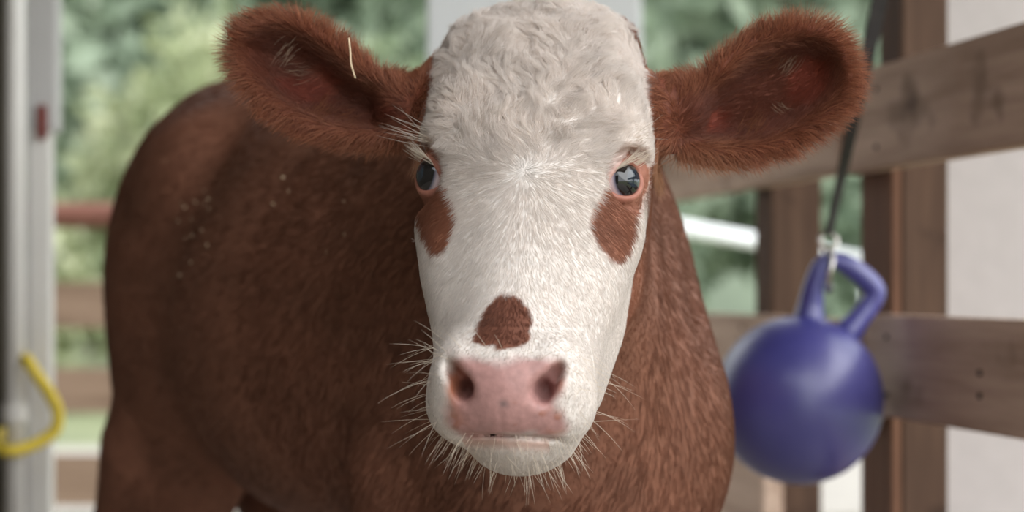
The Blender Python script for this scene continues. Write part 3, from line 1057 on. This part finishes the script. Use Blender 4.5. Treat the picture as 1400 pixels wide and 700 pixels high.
me = bpy.data.meshes.new('body')
nq = len(Q)
loops = np.concatenate([Q.ravel(), np.array([i for p in polys for i in p], np.int64)]).astype(np.int32)
starts = np.concatenate([np.arange(0, 4 * nq, 4), 4 * nq + np.cumsum([0] + [len(p) for p in polys])[:-1]]).astype(np.int32)
me.vertices.add(len(V)); me.vertices.foreach_set('co', V.astype(np.float32).ravel())
me.loops.add(len(loops)); me.loops.foreach_set('vertex_index', loops)
me.polygons.add(len(starts)); me.polygons.foreach_set('loop_start', starts)
me.update(calc_edges=True); me.validate()
me.polygons.foreach_set('use_smooth', np.ones(len(me.polygons), bool))
colv, bare, whv, edv = coat(V)
at_c = me.attributes.new('coat', 'FLOAT_COLOR', 'POINT')
at_c.data.foreach_set('color', np.concatenate([colv, np.ones((len(V), 1))], 1).astype(np.float32).ravel())
at_b = me.attributes.new('bare', 'FLOAT', 'POINT'); at_b.data.foreach_set('value', bare.astype(np.float32))
me.materials.append(M['skin'])
body = link(bpy.data.objects.new('body', me))
calf_child(body)
body['label'] = 'red-brown hide with white face, pink nose and upright spread ears'

# eyes
for E in EYES:
    sgn, c, g, h, v = E
    bm = bmesh.new(); bmesh.ops.create_uvsphere(bm, u_segments=48, v_segments=32, radius=EYE_R)
    cw = from_head(c)
    for vt in bm.verts: pass
    em = bpy.data.meshes.new('eyeball'); bm.to_mesh(em); bm.free()
    co = np.empty(len(em.vertices) * 3, np.float32); em.vertices.foreach_get('co', co); co = co.reshape(-1, 3)
    gw = (g * 1.0 + h * 0.20) @ HM; gw /= np.linalg.norm(gw)
    ang = np.arccos(np.clip(co @ gw / EYE_R, -1, 1)) / (math.pi / 2)
    # a slight corneal bulge
    co *= (1 + 0.05 * np.clip(1 - ang / 0.5, 0, 1))[:, None]
    em.vertices.foreach_set('co', (co + cw).astype(np.float32).ravel())
    aa = em.attributes.new('eye_angle', 'FLOAT', 'POINT'); aa.data.foreach_set('value', ang.astype(np.float32))
    em.polygons.foreach_set('use_smooth', np.ones(len(em.polygons), bool))
    em.materials.append(M['eye'])
    eo = link(bpy.data.objects.new('eyeball', em)); calf_child(eo)
    eo['label'] = 'glossy dark bluish eye with pale pink corner'


# ------------------------------------------------------------------ fur
def add_hair(name, roots, dirs, nrm, length, width, colr, lift, bend=None, k=5, droop=0.0, wave=None, clump=None, guides=0):
    """roots (n,3); each strand rises along the skin normal and lies down along dirs"""
    n = len(roots)
    pts = np.empty((n, k, 3)); pts[:, 0] = roots
    p = roots.copy()
    for i in range(1, k):
        t = (i - 0.5) / (k - 1)
        d = dirs + nrm * (lift * (1 - 0.75 * t))[:, None]
        if bend is not None: d = d + bend * t
        if wave is not None:
            wv, ph, amp = wave
            d = d + wv * (np.sin(ph + t * 6.0) * amp)[:, None]
        d[:, 2] -= droop * t
        d /= np.linalg.norm(d, axis=1)[:, None] + 1e-9
        p = p + d * (length / (k - 1))[:, None]
        pts[:, i] = p
    if clump is not None:
        gg = np.random.default_rng(n)
        sel = np.nonzero(clump > 0.03)[0]
        gi = gg.choice(sel, guides, replace=False)
        G = roots[gi]; g2 = (G * G).sum(1)
        tt = np.linspace(0, 1, k) ** 0.8
        for c0 in range(0, len(sel), 20000):
            ii = sel[c0:c0 + 20000]
            nn = np.argmin(g2[None] - 2 * roots[ii] @ G.T, 1)
            cs = clump[ii][:, None, None] * tt[None, :, None]
            goal = pts[gi[nn]] + (roots[ii] - G[nn])[:, None, :] * 0.30
            pts[ii] = pts[ii] * (1 - cs) + goal * cs
    cu = bpy.data.hair_curves.new(name)
    cu.add_curves([k] * n)
    cu.attributes['position'].data.foreach_set('vector', pts.astype(np.float32).ravel())
    ra = cu.attributes.get('radius') or cu.attributes.new('radius', 'FLOAT', 'POINT')
    prof = np.array([1.0, 0.95, 0.8, 0.55, 0.12]) if k == 5 else np.linspace(1, 0.1, k)
    ra.data.foreach_set('value', (width[:, None] * 0.5 * prof[None]).astype(np.float32).ravel())
    ca = cu.attributes.new('coat', 'FLOAT_COLOR', 'CURVE')
    ca.data.foreach_set('color', np.concatenate([colr, np.ones((n, 1))], 1).astype(np.float32).ravel())
    cu.materials.append(M['hair'])
    o = link(bpy.data.objects.new(name, cu))
    calf_child(o)
    o['kind'] = 'stuff'
    return o


T1 = np.concatenate([Q[:, [0, 1, 2]], Q[:, [0, 2, 3]]])
TA = 0.5 * np.linalg.norm(np.cross(V[T1[:, 1]] - V[T1[:, 0]], V[T1[:, 2]] - V[T1[:, 0]]), axis=1)
TC = V[T1].mean(1)


def scatter(weight, n, seed):
    g = np.random.default_rng(seed)
    pr = TA * weight; pr = pr / pr.sum()
    ti = g.choice(len(T1), n, p=pr)
    r1 = np.sqrt(g.random(n)); r2 = g.random(n)
    a, b, c = 1 - r1, r1 * (1 - r2), r1 * r2
    t = T1[ti]
    P = V[t[:, 0]] * a[:, None] + V[t[:, 1]] * b[:, None] + V[t[:, 2]] * c[:, None]
    Nn = NRM[t[:, 0]] * a[:, None] + NRM[t[:, 1]] * b[:, None] + NRM[t[:, 2]] * c[:, None]
    Nn /= np.linalg.norm(Nn, axis=1)[:, None] + 1e-9
    return P, Nn, g


def tangent(D, Nn):
    D = D - Nn * (D * Nn).sum(1)[:, None]
    return D / (np.linalg.norm(D, axis=1)[:, None] + 1e-6)


tq = to_head(TC); tl_, tw_ = head_lw(tq)
t_col, t_bare, t_wh, t_ed = coat(TC)
is_ear = (t_ed < 0.012) & (np.abs(tq[:, 0]) > 0.088)
is_head = (tq[:, 1] > -0.19) & (np.abs(tq[:, 0]) < 0.125) & (tl_ > -0.08) & (TC[:, 1] < 1.93) & ~is_ear
eye_near = np.zeros(len(TC), bool)
for E in EYES:
    op, dep = eye_open(tq, E)
    eye_near |= (op < 0.0022) & (dep > -0.01) & (((tq - E[1]) ** 2).sum(1) < 0.03 ** 2)
WH = np.array([0.003, 0.0, 0.017])


def face_fur(n, seed):
    wgt = is_head * (1 - np.clip(t_bare * 1.15, 0, 1)) * (~eye_near) * np.where(tw_ > -0.13, 1.0, 0.35)
    P, Nn, g = scatter(wgt, n, seed)
    q = to_head(P); l, w = head_lw(q)
    colr, bare_, wh, ed = coat(P, g.normal(size=n) * 0.0007)
    du = q[:, 0] - WH[0]; dz = q[:, 2] - WH[2]
    up = step(dz, -0.008, 0.012)
    D = np.stack([du * 1.0, -0.3 * np.abs(du), dz * 1.3], 1)
    D /= np.linalg.norm(D, axis=1)[:, None] + 0.008
    # tufts and swirls, strongest on the forehead
    fore = step(q[:, 2], 0.0, 0.06) * step(0.10 - np.abs(q[:, 0]), 0.0, 0.03)
    s1 = fnoise(P, 75, 31, 2); s2 = fnoise(P, 75, 32, 2); s3 = fnoise(P, 190, 33, 2); s4 = fnoise(P, 190, 34, 2)
    am = 0.05 + 0.70 * fore
    D[:, 0] += am * (s1 * 0.9 + s3 * 0.5); D[:, 2] += am * (s2 * 0.7 + s4 * 0.45)
    D += g.normal(size=(n, 3)) * (0.11 + 0.06 * fore)[:, None]
    Dw = tangent(D @ HM, Nn)
    muz = step(q[:, 1], 0.07, 0.11) * step(-q[:, 2], 0.09, 0.13)
    low = step(-q[:, 2], 0.0, 0.07)
    lock = fnoise(P, 110, 35, 2)
    L = (0.0080 + 0.0110 * fore * (1 + 0.4 * s1) - 0.0035 * low) * (1 - 0.5 * muz) * g.uniform(0.7, 1.25, n)
    eyed = np.ones(n)
    for E in EYES:
        op, dep = eye_open(q, E)
        eyed = np.minimum(eyed, 0.32 + 0.68 * np.where(dep > 0, step(op, 0.002, 0.018), 1.0))
    L = L * eyed
    lift = (0.16 + 0.37 * fore + 0.30 * np.clip(lock, -1, 1) * fore + 0.35 * muz) * g.uniform(0.6, 1.4, n)
    wr = np.sqrt(du * du + dz * dz)
    lift = lift * (0.3 + 0.7 * step(wr, 0.002, 0.022)); L = L * (0.6 + 0.4 * step(wr, 0.0, 0.02))
    wd = g.uniform(0.0002, 0.00036, n)
    colr = colr * (g.uniform(0.92, 1.10, n) * (1 + 0.10 * fore) * (1 - 0.3 * np.exp(-(wr / 0.006) ** 2)))[:, None]  # forehead hair colour lightened to offset its own shading
    add_hair('face_fur', P, Dw, Nn, L, wd, np.clip(colr, 0, 0.95), lift, wave=(np.cross(Nn, Dw), s3 * 3 + s1 * 2, 0.6 * fore + 0.015), clump=np.clip(0.07 + 0.75 * fore, 0, 0.85) * (0.6 + 0.4 * g.random(n)), guides=3600)


def ear_fur(n, seed):
    P, Nn, g = scatter(is_ear * 1.0, n, seed)
    colr, b_, wh, ed = coat(P)
    q = to_head(P)
    D = np.zeros((n, 3)); rim = np.zeros(n); edge = np.zeros(n)
    for i, e in enumerate(EAR):
        m = q[:, 0] * e['side'] > 0
        x, z, y = ear_coords(P[m], e)
        d0 = poly_sdf(x, z, e['poly'])
        gx = (poly_sdf(x + 0.003, z, e['poly']) - d0) / 0.003; gz = (poly_sdf(x, z + 0.003, e['poly']) - d0) / 0.003
        r = step(d0, -0.030, -0.008)
        D[m, 0] = gx * r * 0.9 + e['side'] * (1 - r * 0.6); D[m, 2] = gz * r * 0.9 + 0.28 * (1 - r) ; D[m, 1] = 0.05
        rim[m] = r; edge[m] = d0
    s1 = fnoise(P, 60, 41, 2); s2 = fnoise(P, 60, 42, 2)
    D[:, 0] += 0.3 * s1; D[:, 2] += 0.35 * s2
    D += g.normal(size=(n, 3)) * 0.18
    L = (0.011 + 0.0105 * rim) * g.uniform(0.55, 1.3, n)
    lift = (0.30 + 0.30 * rim) * g.uniform(0.5, 1.5, n)
    base_f = step(np.abs(q[:, 0]), 0.10, 0.14)
    L *= 0.5 + 0.5 * base_f
    tip = lin(192, 130, 98)  # pale rim fringe, lightened further because the rim hair shades itself
    rt2 = step(-edge, 0.030, 0.010) * step(g.random(n), 0.05, 0.5) * 0.85
    colr = colr * (1 - rt2)[:, None] + tip[None] * rt2[:, None]
    lowr = rim * step(-(q[:, 2] - 0.055), 0.0, 0.03) * step(0.19 - np.abs(q[:, 0]), 0.0, 0.06)
    pale = lin(214, 172, 136)
    colr = colr * (1 - 0.6 * lowr)[:, None] + pale[None] * (0.6 * lowr)[:, None]
    L *= 1 + 0.75 * lowr * step(0.16 - np.abs(q[:, 0]), 0.0, 0.05) + 0.25 * lowr
    colr = colr * g.uniform(0.75, 1.2, n)[:, None]
    D = tangent(D, Nn)
    add_hair('ear_fur', P, D, Nn, L, g.uniform(0.00022, 0.0004, n), np.clip(colr, 0, 0.95), lift, clump=np.full(n, 0.35) * g.random(n), guides=2200)


def body_fur(n, seed):
    inb = ~is_head & ~is_ear
    near = np.where(TC[:, 1] < 2.25, 1.0, 0.4) * (TC[:, 2] > 0.30)
    P, Nn, g = scatter(inb * near, n, seed)
    colr, b_, wh, ed = coat(P)
    D = np.tile(np.array([BD[0], BD[1], -0.55]), (n, 1))
    D += np.stack([fnoise(P, 7, 51 + k, 1) for k in range(3)], 1) * 0.16 + g.normal(size=(n, 3)) * 0.10
    D = tangent(D, Nn)
    add_hair('body_fur', P, D, Nn, g.uniform(0.010, 0.017, n), g.uniform(0.0004, 0.0007, n), np.clip(colr * g.uniform(0.88, 1.12, n)[:, None], 0, 0.95), g.uniform(0.08, 0.16, n))


face_fur(150000, 101)
ear_fur(60000, 102)
body_fur(90000, 103)


def whiskers():
    g = np.random.default_rng(55)
    # chin and lower lip
    fq = to_head(TC)
    chin = is_head * (fq[:, 1] > 0.03) * (fq[:, 2] < -0.190) * 1.0
    side = is_head * (fq[:, 1] > 0.06) * (fq[:, 2] < -0.125) * (fq[:, 2] > -0.195) * (np.abs(fq[:, 0]) > 0.045) * 1.0
    topm = is_head * (fq[:, 1] > 0.09) * (fq[:, 2] > -0.135) * (fq[:, 2] < -0.115) * 1.0
    R_, N_, D_, L_ = [], [], [], []
    for wgt, n, lr, dn in ((chin, 150, (0.012, 0.030), (0, 0.25, -0.9)), (side, 60, (0.015, 0.045), (0, 0.3, -0.35)), (topm, 14, (0.012, 0.03), (0, 0.3, 0.5))):
        P, Nn, gg = scatter(wgt, n, int(g.integers(1e6)))
        q = to_head(P)
        d = np.tile(np.array(dn), (n, 1)).astype(float); d[:, 0] += np.sign(q[:, 0]) * (0.35 + 6 * np.abs(q[:, 0])) * (0.9 if dn[2] > -0.8 else 0.8)
        d += gg.normal(size=(n, 3)) * 0.28
        R_.append(P); N_.append(Nn); D_.append(d @ HM); L_.append(gg.uniform(lr[0], lr[1], n))
    P = np.concatenate(R_); Nn = np.concatenate(N_); D = np.concatenate(D_); L = np.concatenate(L_)
    D /= np.linalg.norm(D, axis=1)[:, None]
    n = len(P)
    add_hair('whiskers', P, D, Nn, L, g.uniform(0.0002, 0.00034, n), np.tile(lin(238, 224, 206), (n, 1)), g.uniform(0.3, 0.8, n), droop=0.25)


whiskers()


def lashes():
    g = np.random.default_rng(66)
    R_, N_, D_, L_ = [], [], [], []
    for E in EYES:
        sgn, c, gz, h, v = E
        for i in range(70):
            x = g.uniform(-0.5, 0.98); yv = (1 - abs(x) ** 1.7) ** (1 / 1.9) if abs(x) < 1 else 0
            off = h * x * 0.0178 + v * (yv * 0.0128 + 0.0015)
            rr = EYE_R + 0.003
            r2 = max(rr * rr - off @ off, 1e-6)
            p = c + off + gz * math.sqrt(r2)
            R_.append(p); N_.append((p - c) / np.linalg.norm(p - c))
            D_.append(gz * 0.35 + h * (1.0 + 0.3 * x) + v * 0.12 + g.normal(size=3) * 0.14 + np.array([0, 0.1, 0])); L_.append(g.uniform(0.012, 0.024))
        # long brow hairs above the eye
        for i in range(16 if sgn < 0 else 7):
            o = np.array([sgn * g.uniform(0.072, 0.092), -0.012, g.uniform(0.032, 0.056)])
            R_.append(o); N_.append(np.array([sgn, 0.3, 0.1]))
            D_.append(np.array([sgn * 1.0, 0.35, 0.40]) + g.normal(size=3) * 0.2); L_.append(g.uniform(0.022, 0.052 if sgn < 0 else 0.03))
    P = from_head(np.array(R_)); Nn = np.array(N_) @ HM; D = np.array(D_) @ HM; D /= np.linalg.norm(D, axis=1)[:, None]
    P = project(P, 3, 0.0006)
    n = len(P)
    add_hair('eyelashes', P, D, Nn, np.array(L_), g.uniform(0.00028, 0.00042, n), np.tile(lin(240, 230, 216), (n, 1)), np.full(n, 0.15), droop=-0.1)


lashes()


def ear_tufts():
    """pale tufts of long hair in the hollow of each ear"""
    g = np.random.default_rng(77)
    front = is_ear & (NRM[T1[:, 0]][:, 1] < -0.2)
    R_, N_, D_, L_, C_ = [], [], [], [], []
    pale = lin(196, 168, 144); mid = lin(160, 104, 74)
    for k, x0, z0, dx, dz, n, sp, c in ((1, 0.108, 0.042, 0.8, 0.55, 26, 0.004, pale), (1, 0.104, 0.012, 0.5, -0.75, 16, 0.003, pale), (1, 0.078, -0.010, 0.9, 0.5, 50, 0.005, mid),
                                     (1, 0.09, 0.05, 0.9, 0.2, 60, 0.012, mid), (0, -0.120, 0.054, -0.8, -0.45, 24, 0.005, pale), (0, -0.122, 0.036, 0.85, -0.4, 18, 0.005, pale),
                                     (0, -0.098, -0.004, 0.9, 0.35, 50, 0.006, mid), (0, -0.080, -0.008, 0.9, -0.3, 50, 0.006, mid)):
        e = EAR[k]
        x, z, y = ear_coords(TC, e)
        w_ = front * np.exp(-((x - x0) ** 2 + (z - z0) ** 2) / (2 * sp * sp)) * (np.abs(y) < 0.06)
        P, Nn, gg = scatter(w_ + 1e-12, n, int(g.integers(1e6)))
        R_.append(P); N_.append(Nn); D_.append(np.array([dx, -0.25, dz])[None] + gg.normal(size=(n, 3)) * 0.16)
        L_.append(gg.uniform(0.010, 0.022, n)); C_.append(np.tile(c, (n, 1)) * gg.uniform(0.7, 1.1, n)[:, None])
    P = np.concatenate(R_); Nn = np.concatenate(N_); D = np.concatenate(D_); D /= np.linalg.norm(D, axis=1)[:, None]
    bend = np.cross(D, np.array([0, 1.0, 0])) * 0.7
    n = len(P)
    add_hair('ear_tufts', P, D, Nn, np.concatenate(L_), g.uniform(0.0002, 0.00034, n), np.concatenate(C_), np.full(n, 0.45), bend=bend)


ear_tufts()

# a straw caught in the fur of the ear
sp = [at(477, 52, 1.768), at(479, 72, 1.766), at(480, 88, 1.766), at(486, 107, 1.767)]
st = mesh_obj('straw_stalk', tube_bm(catmull(sp, 4), 0.0009, 8, 0.7), M['straw'], None, True)
tag(st, 'thin dry straw stalk caught in the fur of the calf\'s ear', 'straw')

# pale chaff flecks on the back and shoulder
g = np.random.default_rng(91)
bq = to_body(TC)
wgt = (NRM[T1[:, 0]][:, 2] > 0.15) * (bq[:, 1] > 0.0) * (bq[:, 0] > 0.02) * (bq[:, 0] < 0.75) * (TC[:, 2] > 0.72) * 1.0
P, Nn, gg = scatter(wgt, 130, 92)
P = P[fnoise(P, 14, 93, 2) > -0.1]
bm = bmesh.new()
for p in P:
    a = Vector(g.normal(size=3)).normalized() * g.uniform(0.001, 0.0026); b_ = a.cross(Vector(g.normal(size=3))).normalized() * 0.0008
    c_ = Vector(p) + Vector((-0.003, -0.006, 0.006)); t_ = Vector((0, 0, 0.0006))
    v8 = [bm.verts.new(c_ + q + e) for e in (-t_, t_) for q in (-a, b_, a, -b_)]
    bm.faces.new(v8[3::-1]); bm.faces.new(v8[4:])
    for k in range(4): bm.faces.new((v8[k], v8[(k + 1) % 4], v8[4 + (k + 1) % 4], v8[4 + k]))
ck = mesh_obj('chaff', bm, M['straw'])
tag(ck, 'pale flecks of chaff scattered over the calf\'s brown back', 'chaff', kind='stuff')
